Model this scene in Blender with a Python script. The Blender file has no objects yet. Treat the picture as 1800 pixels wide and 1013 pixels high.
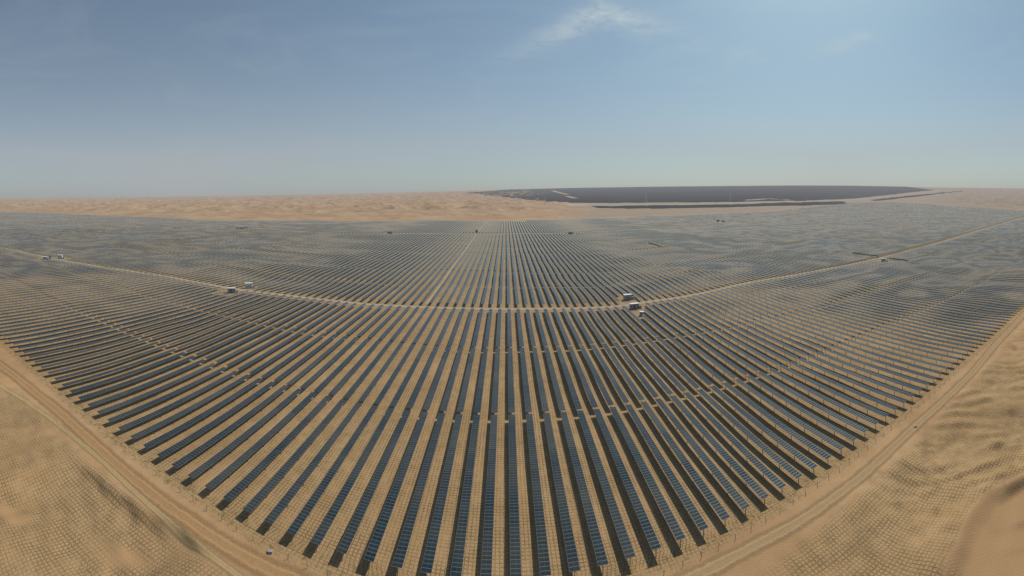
import bpy, math, random
import numpy as np
from mathutils import Matrix, Vector

rng = np.random.default_rng(7)
random.seed(7)
scene = bpy.context.scene
COL = scene.collection

# ---------------------------------------------------------------- terrain --
#TERRAIN-BEGIN
import numpy as np, math
CAM_H = 85.0
def sstep(a, b, x):
    t = np.clip((x - a) / (b - a), 0.0, 1.0)
    return t * t * (3 - 2 * t)

def waves(x, y, scale, seed, n=12, aniso=None):
    r = np.random.RandomState(seed)
    out = np.zeros_like(x)
    for i in range(n):
        a = r.uniform(0, math.pi) if aniso is None else r.normal(aniso[0], aniso[1])
        k = 2 * math.pi / (scale * r.uniform(0.6, 1.7))
        out += np.sin(k * (x * math.cos(a) + y * math.sin(a)) + r.uniform(0, 6.28))
    return out / math.sqrt(n / 2.0)

# front ends of the tracker rows and the dirt road, as plan-view lines
FRONT_X = np.array([-900, -202, -44, 27, 156, 400, 900], float)
FRONT_Y = np.array([60, 84.7, 87.8, 91, 98.7, 113, 143], float)
def front(x): return np.interp(x, FRONT_X, FRONT_Y)

TH = np.array([-1.6, -1.211, -0.939, -0.667, -0.395, 0.014, 0.15, 0.355, 0.559, 0.668, 0.75, 0.832, 0.913, 0.968, 1.036, 1.131, 1.233, 1.6])
RE = np.array([2200, 2057, 1512, 1224, 1231, 1288, 1420, 1643, 1876, 2134, 2676, 3280, 3293, 3002, 2457, 2184, 1854, 1500], float)   # far edge of the solar field
ZC = np.array([66, 67, 74, 84, 97, 138, 152, 158, 157, 146, 112, 88, 85], float) # skyline height above the field
ZC_TH = np.array([-1.6, -1.21, -0.94, -0.667, -0.395, 0.0147, 0.15, 0.355, 0.69, 0.83, 1.03, 1.24, 1.6])
RC = 6500.0
def edge_r(th): return np.interp(th, TH, RE)

DUNE = np.array([(60, 44.0), (81, 46.5), (95, 48.5), (104, 47.5), (108, 45.5), (112, 42), (118, 38), (130, 33), (150, 27)], float)

def ground(x, y):
    x = np.asarray(x, float); y = np.asarray(y, float)
    R = np.hypot(x, y); th = np.arctan2(x, y)
    z = -0.0259 * 600 * np.tanh(x / 600)
    # gentle swells inside the field
    far = sstep(150, 420, R)
    far = far * (1 - 0.85 * np.exp(-((y - 305 - 0.13 * x) / 45.0) ** 2))
    far = far * (0.22 + 0.78 * sstep(0.12, 0.45, np.abs(np.arctan2(x, y) + 0.02)))
    far = far * (1 - 0.55 * sstep(600, 1000, R))
    z = z + far * (1.05 * waves(x, y, 190, 3) + 0.36 * waves(x, y, 75, 4)) + 0.12 * waves(x, y, 60, 5)
    # spoil bank along the far side of the dirt road, right
    by = np.interp(x, [227, 328, 436, 623, 890, 1331, 1800], [344, 353, 356, 381, 419, 467, 520]) + 7.5
    z = z + sstep(430, 470, x) * (1 - sstep(1500, 1700, x)) * 3.0 * np.exp(-((y - by) / 2.2) ** 2)
    # sand outside the front edge of the field
    d = front(x) - y                       # metres outside the front edge
    out = sstep(11, 20, d) * (y > -400)
    rough = 0.32 * waves(x, y, 24, 6) + 0.10 * waves(x, y, 7, 8)
    z = z + out * rough
    # wind ridges on the right-hand sand
    right = out * sstep(85, 125, x)
    s = x * math.sin(0.98) + y * math.cos(0.98) + 2.2 * waves(x, y, 34, 9)
    w = np.mod(s / 8.5, 1.0)
    z = z + right * 1.25 * np.where(w < 0.22, w / 0.22, (1 - w) / 0.78) * (0.55 + 0.45 * np.tanh(waves(x, y, 30, 12)))
    # smooth dune with a slip face turned to the camera
    cy = np.interp(x, DUNE[:, 0], DUNE[:, 1])
    q = y - cy + 0.25 * waves(x, y, 9, 14)
    q = np.maximum(q, -45.0)
    dune = np.where(q > 0, 3.4 * np.exp(-(np.abs(q) / 9.0) ** 1.5), 3.4 - 0.16 * np.maximum(-q, 0) - 0.9 * sstep(0, 5, -q))
    dm = sstep(62, 84, x) * sstep(4, 12, d)
    z = z + dm * dune - dm * out * rough * np.where(q < 0.5, 1, 0)
    # eroded bank outside the track, left
    u = y - (0.19 * (x + 105) + 68.2) + 0.6 * waves(x, y, 12, 15)
    bm = sstep(-118, -104, x) * (1 - sstep(-74, -60, x))
    z = z - bm * 1.9 * (1 - sstep(-3.4, 0.2, u))
    # desert hills behind the field
    re_ = edge_r(th)
    front_half = sstep(-0.2, 0.25, np.cos(th))
    ramp = np.clip((R - re_) / (RC - re_), 0, 1)
    ramp = ramp - 0.10 * np.sin(np.pi * ramp)
    zc = np.interp(th, ZC_TH, ZC)
    z = z + front_half * ramp * (zc + 0.0259 * 600 * np.tanh(x / 600)) - sstep(RC, 30000, R) * 40
    hum = sstep(20, 700, R - re_) * (1 - 0.75 * sstep(4500, 7000, R))
    sandy = 1 - sstep(0.0, 0.12, th) * (1 - sstep(1.0, 1.1, th)) * 0.85
    r1 = 1 - np.abs(waves(x, y, 330, 21))
    r2 = 1 - np.abs(waves(x, y, 120, 22))
    z = z + hum * sandy * (8.0 * r1 + 7.5 * r2)
    return z
#TERRAIN-END

# ---------------------------------------------------------------- baked plan positions --
#BAKED-BEGIN
ROAD = [(-556.1, 215.7), (-530.7, 224.3), (-442.5, 238.8), (-358.5, 261.9), (-289.3, 278.7), (-223.5, 283.1), (-161.7, 292.4), (-105.5, 296.0), (-58.8, 301.6), (-17.3, 304.8), (9.8, 305.2), (45.6, 306.1), (80.3, 305.7), (142.4, 318.2), (227.3, 343.4), (327.2, 352.3), (436.4, 357.0), (623.2, 381.3), (891.3, 419.4), (1333.4, 467.9)]
FAR_ROAD = [(-531.2, 766.8), (-425.1, 771.1), (-315.3, 756.3), (-217.1, 819.8), (-61.6, 866.6), (133.7, 886.2), (281.7, 957.9), (465.5, 1035.8), (715.7, 1144.9), (1033.4, 1239.1), (1461.4, 1332.6)]
PALE = [(-166.7, 62.4), (-151.5, 68.7), (-130.2, 72.2), (-107.9, 73.9), (-83.5, 73.5), (-71.5, 74.0), (-58.8, 73.6)]
RTRACK = [(284.5, 99.2), (229.7, 95.3), (181.9, 89.0), (128.8, 86.8), (93.5, 83.8), (70.4, 83.2), (51.9, 84.5)]
LTRACK = [(-188.2, 70.4), (-163.1, 73.9), (-142.1, 76.4), (-113.0, 76.4), (-86.0, 76.8), (-64.8, 78.0), (-54.6, 78.8)]
CABS = [(95.9, 323.2), (93.5, 297.7), (93.1, 279.0), (-210.9, 272.4), (-210.2, 295.7), (-448.0, 246.5), (-449.2, 226.9), (-446.6, 231.8), (-555.3, 741.8), (-541.9, 738.4), (-548.0, 761.8), (-232.9, 812.2), (-62.4, 878.6), (135.6, 874.8), (640.6, 1153.4), (644.8, 1128.2), (426.9, 336.8)]
MISC = [(-53.3, 82.8), (127.9, 86.4)]
TILT = [(240.2, 684.6), (240.6, 610.3), (463.7, 414.3), (435.4, 358.2), (439.2, 343.6), (438.2, 304.1)]
PYL = [(223.4, 2388.2), (873.2, 2502.3), (1444.0, 2423.4)]
PLANT_LOW = [(-503.5, 4958.3), (-154.6, 3866.0), (45.3, 3140.7), (240.9, 2915.1), (392.6, 2588.8), (608.7, 2573.6), (1119.3, 2486.8), (1480.8, 2366.3), (1956.6, 2344.8), (2432.9, 2473.3), (3028.2, 2612.7), (3783.9, 2759.4), (4690.1, 2864.6)]
STRIP_LOW = [(400.8, 2070.3), (584.1, 1982.3), (878.3, 1952.1), (1202.4, 1921.9), (1609.3, 1928.9), (2130.1, 2051.0)]
STRIP_HIGH = [(448.2, 2233.0), (659.8, 2238.5), (978.8, 2175.2), (1329.2, 2124.3), (1821.6, 2183.1), (2378.4, 2289.9)]
EDGE_LOW = [(2628.3, 2206.2), (2863.5, 2210.6), (3394.6, 2202.9), (4319.0, 2249.8)]
EDGE_HIGH = [(2728.5, 2290.3), (3081.8, 2379.0), (3617.6, 2347.6), (4574.4, 2382.7)]
PLANT_LANE = [(598.0, 5554.5), (585.8, 4469.3), (518.1, 3322.0)]
PALE_PAD = [(1650.1, 2558.5), (1847.2, 2622.2), (1941.5, 2473.6)]
PALE_ROAD = [(2496.7, 2403.6), (3025.7, 2539.5), (3586.6, 2615.6), (4704.4, 2786.1)]
EDGE = [(-1922.7, 722.4), (-1220.4, 892.9), (-760.6, 966.1), (-471.9, 1133.0), (17.9, 1289.3), (212.7, 1406.4), (578.8, 1563.7), (1014.7, 1622.3), (1346.9, 1707.2), (1853.3, 1990.1), (2482.3, 2262.9), (2682.3, 2070.8), (2501.0, 1722.0), (2111.0, 1250.8), (1978.0, 930.1), (1748.3, 613.3)]
#BAKED-END

# ---------------------------------------------------------------- helpers --
def tag(o, label=None, cat=None, group=None, kind=None):
    if label: o['label'] = label
    if cat: o['category'] = cat
    if group: o['group'] = group
    if kind: o['kind'] = kind
    return o

def mesh_obj(name, me, parent=None):
    o = bpy.data.objects.new(name, me); COL.objects.link(o)
    if parent: o.parent = parent
    return o

def empty(name, loc, rot=(0, 0, 0)):
    o = bpy.data.objects.new(name, None); COL.objects.link(o)
    o.location = loc; o.rotation_euler = rot; o.empty_display_size = 0.5
    return o

def quads_mesh(name, verts, faces, mats, mat_idx=None, uv=None, smooth=False):
    """verts (n,3), faces (m,4) numpy -> mesh, quickly"""
    verts = np.asarray(verts, np.float32); faces = np.asarray(faces, np.int32)
    me = bpy.data.meshes.new(name)
    me.vertices.add(len(verts)); me.vertices.foreach_set('co', verts.ravel())
    me.loops.add(faces.size); me.loops.foreach_set('vertex_index', faces.ravel())
    me.polygons.add(len(faces))
    me.polygons.foreach_set('loop_start', np.arange(0, faces.size, 4, dtype=np.int32))
    for m in mats: me.materials.append(m)
    if mat_idx is not None: me.polygons.foreach_set('material_index', np.asarray(mat_idx, np.int32))
    me.polygons.foreach_set('use_smooth', np.full(len(faces), smooth, bool))
    if uv is not None:
        l = me.uv_layers.new(name='UVMap'); l.data.foreach_set('uv', np.asarray(uv, np.float32).ravel())
    me.update(calc_edges=True)
    return me

BOXF = np.array([(0, 3, 2, 1), (4, 5, 6, 7), (0, 1, 5, 4), (1, 2, 6, 5), (2, 3, 7, 6), (3, 0, 4, 7)])
class MB:
    """collects boxes and bars into one mesh"""
    def __init__(s): s.v = []; s.f = []; s.m = []
    def hexa(s, c, mi=0):
        b = len(s.v); s.v += [tuple(p) for p in c]
        s.f += [tuple(b + i for i in q) for q in BOXF]; s.m += [mi] * 6
    def box(s, x0, x1, y0, y1, z0, z1, mi=0):
        s.hexa([(x0, y0, z0), (x1, y0, z0), (x1, y1, z0), (x0, y1, z0), (x0, y0, z1), (x1, y0, z1), (x1, y1, z1), (x0, y1, z1)], mi)
    def bar(s, a, b, w, mi=0, w2=None):
        a = Vector(a); b = Vector(b); d = (b - a).normalized(); w2 = w if w2 is None else w2
        u = d.cross(Vector((0, 0, 1)))
        if u.length < 1e-3: u = Vector((1, 0, 0))
        u.normalize(); v = d.cross(u).normalized()
        c = []
        for p, r in ((a, w / 2), (b, w2 / 2)):
            c += [p - u * r - v * r, p + u * r - v * r, p + u * r + v * r, p - u * r + v * r]
        s.hexa(c, mi)
    def mesh(s, name, mats):
        return quads_mesh(name, s.v, s.f, mats, s.m)
    def build(s, name, mats, parent=None):
        return mesh_obj(name, s.mesh(name, mats if isinstance(mats, list) else [mats]), parent)

# ---------------------------------------------------------------- materials --
def new_mat(name):
    m = bpy.data.materials.new(name); m.use_nodes = True
    nt = m.node_tree; nt.nodes.clear()
    out = nt.nodes.new('ShaderNodeOutputMaterial')
    return m, nt, out

class NT:
    def __init__(s, nt): s.nt = nt
    def n(s, t, **kw):
        nd = s.nt.nodes.new(t)
        for k, v in kw.items(): setattr(nd, k, v)
        return nd
    def set(s, sock, v):
        if isinstance(v, bpy.types.NodeSocket): s.nt.links.new(v, sock)
        else: sock.default_value = v
    def math(s, op, a, b=None, c=None, clamp=False):
        nd = s.n('ShaderNodeMath', operation=op, use_clamp=clamp)
        for i, v in enumerate((a, b, c)):
            if v is not None: s.set(nd.inputs[i], v)
        return nd.outputs[0]
    def vmath(s, op, a, b=None):
        nd = s.n('ShaderNodeVectorMath', operation=op); s.set(nd.inputs[0], a)
        if b is not None: s.set(nd.inputs[1], b)
        return nd.outputs[0]
    def mix(s, f, a, b):
        nd = s.n('ShaderNodeMix', data_type='RGBA'); s.set(nd.inputs[0], f)
        s.set(nd.inputs[6], a); s.set(nd.inputs[7], b); return nd.outputs[2]
    def noise(s, vec, scale, detail=3, rough=0.55, dist=0.0):
        nd = s.n('ShaderNodeTexNoise'); s.set(nd.inputs['Vector'], vec)
        nd.inputs['Scale'].default_value = scale; nd.inputs['Detail'].default_value = detail
        nd.inputs['Roughness'].default_value = rough; nd.inputs['Distortion'].default_value = dist
        return nd
    def ramp(s, v, lo, hi):
        nd = s.n('ShaderNodeMapRange', interpolation_type='SMOOTHSTEP'); s.set(nd.inputs[0], v)
        nd.inputs[1].default_value = lo; nd.inputs[2].default_value = hi; return nd.outputs[0]
    def attr(s, name):
        nd = s.n('ShaderNodeAttribute', attribute_name=name); return nd.outputs['Fac']
    def sep(s, v):
        nd = s.n('ShaderNodeSeparateXYZ'); s.set(nd.inputs[0], v); return nd.outputs
    def comb(s, x, y, z=0.0):
        nd = s.n('ShaderNodeCombineXYZ')
        for i, v in enumerate((x, y, z)): s.set(nd.inputs[i], v)
        return nd.outputs[0]

def rgb(r, g, b): return (r, g, b, 1.0)

def plain(name, col, rough=0.6, metal=0.0, vary=0.12, scale=1.5, spec=0.4):
    m, nt, out = new_mat(name); g = NT(nt)
    pos = g.n('ShaderNodeNewGeometry').outputs['Position']
    nz = g.noise(pos, scale, 4)
    dark = rgb(*[c * (1 - 2 * vary) for c in col]); lite = rgb(*[min(1, c * (1 + vary)) for c in col])
    b = g.n('ShaderNodeBsdfPrincipled')
    g.set(b.inputs['Base Color'], g.mix(nz.outputs[0], dark, lite))
    b.inputs['Roughness'].default_value = rough; b.inputs['Metallic'].default_value = metal
    b.inputs['Specular IOR Level'].default_value = spec
    nt.links.new(b.outputs[0], out.inputs[0])
    return m

def sand_material():
    m, nt, out = new_mat('sand'); g = NT(nt)
    pos = g.n('ShaderNodeNewGeometry').outputs['Position']
    straw, field, bare, path, desert = (g.attr(a) for a in ('straw', 'field', 'bare', 'path', 'desert'))
    big = g.noise(pos, 0.02, 4, 0.6).outputs[0]
    mid = g.noise(pos, 0.14, 5, 0.62).outputs[0]
    fine = g.noise(pos, 1.7, 5, 0.7).outputs[0]
    # sand colour
    c = g.mix(g.ramp(big, 0.33, 0.68), rgb(0.358, 0.216, 0.110), rgb(0.425, 0.272, 0.143))
    c = g.mix(g.math('MULTIPLY', g.ramp(mid, 0.42, 0.72), 0.5), c, rgb(0.285, 0.168, 0.075))
    # reddish desert dunes far away
    dn = g.noise(pos, 0.006, 5, 0.65).outputs[0]
    dc = g.mix(g.ramp(dn, 0.36, 0.66), rgb(0.335, 0.205, 0.105), rgb(0.41, 0.278, 0.16))
    dn2 = g.noise(pos, 0.021, 4, 0.7).outputs[0]
    dc = g.mix(g.math('MULTIPLY', g.ramp(dn2, 0.50, 0.66), 0.72), dc, rgb(0.24, 0.145, 0.075))
    c = g.mix(desert, c, dc)
    c = g.mix(g.math('MULTIPLY', bare, 0.8), c, rgb(0.40, 0.242, 0.118))
    # straw checkerboard barriers: warped square grid about 1.1 m across
    warp = g.noise(pos, 0.012, 1, 0.4).outputs['Color']
    warp = g.vmath('SUBTRACT', warp, (0.5, 0.5, 0.5))
    amp = g.math('SUBTRACT', 20.0, g.math('MULTIPLY', field, 18.5))
    sc = g.n('ShaderNodeVectorMath', operation='SCALE'); g.set(sc.inputs[0], warp); g.set(sc.inputs['Scale'], amp)
    jit = g.vmath('SUBTRACT', g.noise(pos, 0.9, 2, 0.5).outputs['Color'], (0.5, 0.5, 0.5))
    js = g.n('ShaderNodeVectorMath', operation='SCALE'); g.set(js.inputs[0], jit); js.inputs['Scale'].default_value = 0.34
    wp = g.vmath('ADD', g.vmath('ADD', pos, sc.outputs[0]), js.outputs[0])
    sx, sy, _ = g.sep(wp)
    lines = None
    for v, o in ((sx, 0.3), (sy, 0.1)):
        f = g.math('FRACT', g.math('ADD', g.math('DIVIDE', v, 1.02), o))
        d = g.math('ABSOLUTE', g.math('SUBTRACT', f, 0.5))
        l = g.ramp(d, 0.27, 0.45)
        lines = l if lines is None else g.math('MAXIMUM', lines, l)
    cn = g.n('ShaderNodeTexWhiteNoise', noise_dimensions='2D')
    g.set(cn.inputs['Vector'], g.comb(g.math('FLOOR', g.math('ADD', g.math('DIVIDE', sx, 1.02), 0.8)), g.math('FLOOR', g.math('ADD', g.math('DIVIDE', sy, 1.02), 0.6))))
    cellm = g.math('MULTIPLY', g.ramp(cn.outputs['Value'], 0.35, 1.0), g.math('MULTIPLY', straw, 0.32))
    c = g.mix(cellm, c, rgb(0.26, 0.16, 0.075))
    worn = g.ramp(g.noise(pos, 0.22, 4, 0.7).outputs[0], 0.36, 0.58)
    patch = g.ramp(g.noise(pos, 0.045, 3, 0.6).outputs[0], 0.30, 0.55)
    strength = g.math('MULTIPLY', g.math('MULTIPLY', straw, g.math('ADD', 0.55, g.math('MULTIPLY', worn, 0.45))), g.math('ADD', 0.45, g.math('MULTIPLY', patch, 0.55)))
    tuft = g.ramp(g.noise(pos, 2.6, 3, 0.75).outputs[0], 0.36, 0.58)
    line = g.math('MULTIPLY', g.math('MULTIPLY', lines, strength), g.math('ADD', 0.12, g.math('MULTIPLY', tuft, 0.98)))
    stc = g.mix(fine, rgb(0.15, 0.105, 0.045), rgb(0.27, 0.205, 0.09))
    c = g.mix(g.math('MULTIPLY', line, 0.74), c, stc)
    # loose straw blown inside the squares
    c = g.mix(g.math('MULTIPLY', g.math('MULTIPLY', straw, g.ramp(fine, 0.42, 0.68)), 0.34), c, rgb(0.43, 0.335, 0.15))
    c = g.mix(g.math('MULTIPLY', g.attr('far_haze'), 0.62), c, rgb(0.235, 0.215, 0.15))  # greys field sand with distance: haze and reflected sky painted in
    # wheel marks between the rows, and disturbed tufts along the field edge
    gx_, gy_, _ = g.sep(pos)
    lane = g.math('ABSOLUTE', g.math('SUBTRACT', g.math('FRACT', g.math('DIVIDE', g.math('SUBTRACT', gx_, 1.26), 6.47)), g.math('ADD', 0.52, g.math('MULTIPLY', g.math('SUBTRACT', g.noise(pos, 0.03, 2).outputs[0], 0.5), 0.16))))
    rut = g.math('SUBTRACT', 1.0, g.ramp(g.math('ABSOLUTE', g.math('SUBTRACT', lane, 0.125)), 0.018, 0.045))
    rutm = g.math('MULTIPLY', g.math('MULTIPLY', rut, field), g.ramp(g.noise(pos, 0.05, 3, 0.6).outputs[0], 0.44, 0.62))
    c = g.mix(g.math('MULTIPLY', rutm, 0.45), c, rgb(0.47, 0.33, 0.18))
    tf = g.ramp(g.noise(pos, 0.75, 4, 0.75).outputs[0], 0.50, 0.62)
    c = g.mix(g.math('MULTIPLY', g.math('MULTIPLY', g.attr('edge_band'), tf), 0.75), c, rgb(0.15, 0.115, 0.05))
    c = g.mix(g.math('MULTIPLY', g.math('MULTIPLY', field, g.ramp(g.noise(pos, 0.11, 4, 0.7).outputs[0], 0.52, 0.72)), 0.4), c, rgb(0.27, 0.195, 0.085))
    rp = g.ramp(g.noise(pos, 0.075, 5, 0.7).outputs[0], 0.52, 0.66)
    c = g.mix(g.math('MULTIPLY', g.math('MULTIPLY', g.attr('rough_sand'), rp), 0.65), c, rgb(0.19, 0.125, 0.06))
    # compacted pale tracks
    pn = g.ramp(g.math('ADD', path, g.math('MULTIPLY', g.math('SUBTRACT', mid, 0.5), 0.7)), 0.35, 0.75)
    c = g.mix(g.math('MULTIPLY', pn, 0.85), c, g.mix(desert, rgb(0.46, 0.34, 0.185), rgb(0.45, 0.39, 0.31)))
    c = g.mix(g.math('MULTIPLY', g.attr('bank_shade'), 0.8), c, rgb(0.085, 0.062, 0.035))  # shadow band beside the right-hand road, painted dark into the sand
    c = g.mix(g.math('MULTIPLY', g.attr('pale_desert'), 0.7), c, rgb(0.25, 0.205, 0.155))
    c = g.mix(g.math('MULTIPLY', g.ramp(fine, 0.35, 0.8), 0.22), c, rgb(0.26, 0.17, 0.08))
    # relief
    h = g.math('ADD', g.math('MULTIPLY', line, 0.16), g.math('MULTIPLY', fine, 0.07))
    rip = g.n('ShaderNodeTexWave', wave_type='BANDS', bands_direction='DIAGONAL'); g.set(rip.inputs['Vector'], pos)
    rip.inputs['Scale'].default_value = 0.55; rip.inputs['Distortion'].default_value = 5.0; rip.inputs['Detail'].default_value = 2.0
    h = g.math('ADD', h, g.math('MULTIPLY', rip.outputs['Fac'], 0.012))
    bump = g.n('ShaderNodeBump'); bump.inputs['Strength'].default_value = 0.9; bump.inputs['Distance'].default_value = 1.0
    g.set(bump.inputs['Height'], h)
    b = g.n('ShaderNodeBsdfPrincipled'); g.set(b.inputs['Base Color'], c)
    b.inputs['Roughness'].default_value = 0.95; b.inputs['Specular IOR Level'].default_value = 0.08
    g.set(b.inputs['Normal'], bump.outputs[0])
    nt.links.new(b.outputs[0], out.inputs[0])
    return m

def track_material(name, c0, c1, ruts=True):
    m, nt, out = new_mat(name); g = NT(nt)
    pos = g.n('ShaderNodeNewGeometry').outputs['Position']
    e = g.attr('edge')      # signed position across the track, -1 .. 1
    n1 = g.noise(pos, 0.25, 4, 0.65).outputs[0]; n2 = g.noise(pos, 1.4, 4, 0.7).outputs[0]
    c = g.mix(n1, rgb(*c0), rgb(*c1))
    c = g.mix(g.math('MULTIPLY', g.ramp(n2, 0.42, 0.70), 0.45), c, rgb(*[v * 0.66 for v in c0]))
    ae = g.math('ABSOLUTE', e)
    if ruts:
        r = g.math('ABSOLUTE', g.math('SUBTRACT', g.math('ADD', ae, g.math('MULTIPLY', g.math('SUBTRACT', n1, 0.5), 0.25)), 0.34))
        rut = g.math('SUBTRACT', 1.0, g.ramp(r, 0.03, 0.13))
        c = g.mix(g.math('MULTIPLY', rut, 0.55), c, rgb(*[v * 1.22 for v in c1]))
    wl = g.noise(g.comb(g.math('ADD', g.math('MULTIPLY', e, 6.0), g.math('MULTIPLY', n1, 1.2)), 0.0, 0.0), 1.6, 3, 0.7).outputs[0]
    c = g.mix(g.math('MULTIPLY', g.math('MULTIPLY', g.ramp(wl, 0.50, 0.66), 0.40), g.math('SUBTRACT', 1.0, g.ramp(ae, 0.5, 0.75))), c, rgb(*[v * 0.68 for v in c0]))
    b = g.n('ShaderNodeBsdfPrincipled'); g.set(b.inputs['Base Color'], c)
    b.inputs['Roughness'].default_value = 0.95; b.inputs['Specular IOR Level'].default_value = 0.08
    bump = g.n('ShaderNodeBump'); bump.inputs['Strength'].default_value = 0.6; bump.inputs['Distance'].default_value = 0.15
    g.set(bump.inputs['Height'], n2); g.set(b.inputs['Normal'], bump.outputs[0])
    tr = g.n('ShaderNodeBsdfTransparent')
    a = g.ramp(g.math('ADD', g.math('ADD', ae, g.math('MULTIPLY', g.math('SUBTRACT', n1, 0.5), 0.55)), g.math('MULTIPLY', g.math('SUBTRACT', n2, 0.5), 0.5)), 0.30, 1.0)
    mx = g.n('ShaderNodeMixShader'); g.set(mx.inputs[0], a)
    nt.links.new(b.outputs[0], mx.inputs[1]); nt.links.new(tr.outputs[0], mx.inputs[2])
    nt.links.new(mx.outputs[0], out.inputs[0])
    return m

def panel_material():
    m, nt, out = new_mat('photovoltaic_glass'); g = NT(nt)
    uv = g.n('ShaderNodeUVMap').outputs[0]
    u, v, _ = g.sep(uv)
    pos = g.n('ShaderNodeNewGeometry').outputs['Position']
    px, py, _ = g.sep(pos)
    fv = g.math('ABSOLUTE', g.math('SUBTRACT', g.math('FRACT', v), 0.5))
    lv = g.ramp(fv, 0.440, 0.462)
    lu = g.ramp(g.math('ABSOLUTE', g.math('SUBTRACT', u, 0.5)), 0.474, 0.486)
    line = g.math('MAXIMUM', lv, lu)
    mid = g.math('SUBTRACT', 1.0, g.ramp(g.math('ABSOLUTE', g.math('SUBTRACT', u, 0.5)), 0.003, 0.010))
    wn = g.n('ShaderNodeTexWhiteNoise', noise_dimensions='3D')
    g.set(wn.inputs['Vector'], g.comb(g.math('FLOOR', v), g.math('FLOOR', g.math('DIVIDE', px, 3.2)), g.math('FLOOR', g.math('DIVIDE', py, 66.0))))
    c = g.mix(wn.outputs['Value'], rgb(0.007, 0.016, 0.021), rgb(0.014, 0.028, 0.035))
    dust = g.noise(pos, 0.05, 3, 0.6).outputs[0]
    c = g.mix(g.math('MULTIPLY', g.ramp(dust, 0.35, 0.75), 0.22), c, rgb(0.16, 0.125, 0.08))
    ow = g.n('ShaderNodeTexWhiteNoise', noise_dimensions='2D'); g.set(ow.inputs['Vector'], g.comb(g.math('FLOOR', g.math('DIVIDE', g.math('ADD', px, 1.975), 6.47)), g.math('FLOOR', g.math('DIVIDE', py, 67.4))))
    orr = ow.outputs['Value']
    c = g.mix(g.math('MULTIPLY', g.ramp(orr, 0.45, 1.0), 0.12), c, rgb(0.20, 0.165, 0.11))
    c = g.mix(g.math('MULTIPLY', mid, 0.5), c, rgb(0.18, 0.19, 0.20))
    c = g.mix(g.math('MULTIPLY', line, 0.9), c, rgb(0.13, 0.145, 0.148))
    b = g.n('ShaderNodeBsdfPrincipled'); g.set(b.inputs['Base Color'], c)
    g.set(b.inputs['Roughness'], g.math('ADD', 0.085, g.math('MULTIPLY', line, 0.35)))
    b.inputs['Specular IOR Level'].default_value = 0.27
    nt.links.new(b.outputs[0], out.inputs[0])
    return m

M = dict(
    sand=sand_material(), panel=panel_material(),
    frame=plain('aluminium_frame', (0.38, 0.39, 0.40), 0.45, 0.3),
    back=plain('backsheet', (0.20, 0.205, 0.21), 0.6),
    steel=plain('galvanised_steel', (0.20, 0.20, 0.195), 0.5, 0.4),
    road=track_material('packed_dirt', (0.33, 0.265, 0.185), (0.395, 0.325, 0.235)),
    brown=track_material('brown_dirt', (0.315, 0.185, 0.085), (0.365, 0.222, 0.105)),
    beige=track_material('beige_sand', (0.345, 0.235, 0.115), (0.385, 0.268, 0.135)),
    rtrack=track_material('tan_dirt', (0.315, 0.205, 0.105), (0.36, 0.242, 0.127)),
    white=plain('white_paint', (0.72, 0.72, 0.72), 0.45), grey=plain('grey_paint', (0.30, 0.31, 0.32), 0.5),
    dark=plain('dark_vent', (0.05, 0.05, 0.05), 0.7), conc=plain('concrete', (0.38, 0.36, 0.33), 0.9),
    green=plain('green_grey_paint', (0.16, 0.19, 0.17), 0.5), blue=plain('pale_blue_paint', (0.36, 0.43, 0.47), 0.5),
    wood=plain('fence_wood', (0.13, 0.10, 0.07), 0.9), stone=plain('pale_stone', (0.50, 0.42, 0.31), 0.9, scale=4),
    bag=plain('grey_canvas', (0.30, 0.30, 0.30), 0.8, scale=5), pylon=plain('pylon_steel', (0.50, 0.51, 0.52), 0.5, 0.2),
    cell=plain('dark_cells', (0.026, 0.036, 0.038), 0.9, spec=0.0, scale=0.0022, vary=0.45),
)

# ---------------------------------------------------------------- ground --
def seg_dist(x, y, P):
    P = np.asarray(P, float); best = np.full(x.shape, 1e9)
    for (ax, ay), (bx, by) in zip(P[:-1], P[1:]):
        dx, dy = bx - ax, by - ay; L = dx * dx + dy * dy
        t = np.clip(((x - ax) * dx + (y - ay) * dy) / L, 0, 1)
        best = np.minimum(best, np.hypot(x - ax - t * dx, y - ay - t * dy))
    return best

def bank_shade_mask(x, y):  # mask for the painted shadow of row ends and bank
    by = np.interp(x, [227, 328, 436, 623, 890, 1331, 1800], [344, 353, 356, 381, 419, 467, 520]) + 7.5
    return sstep(150, 450, x) * (1 - sstep(1.5, 4.0, np.abs(y - by - sstep(300, 900, x) * 0.5)))

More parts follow.
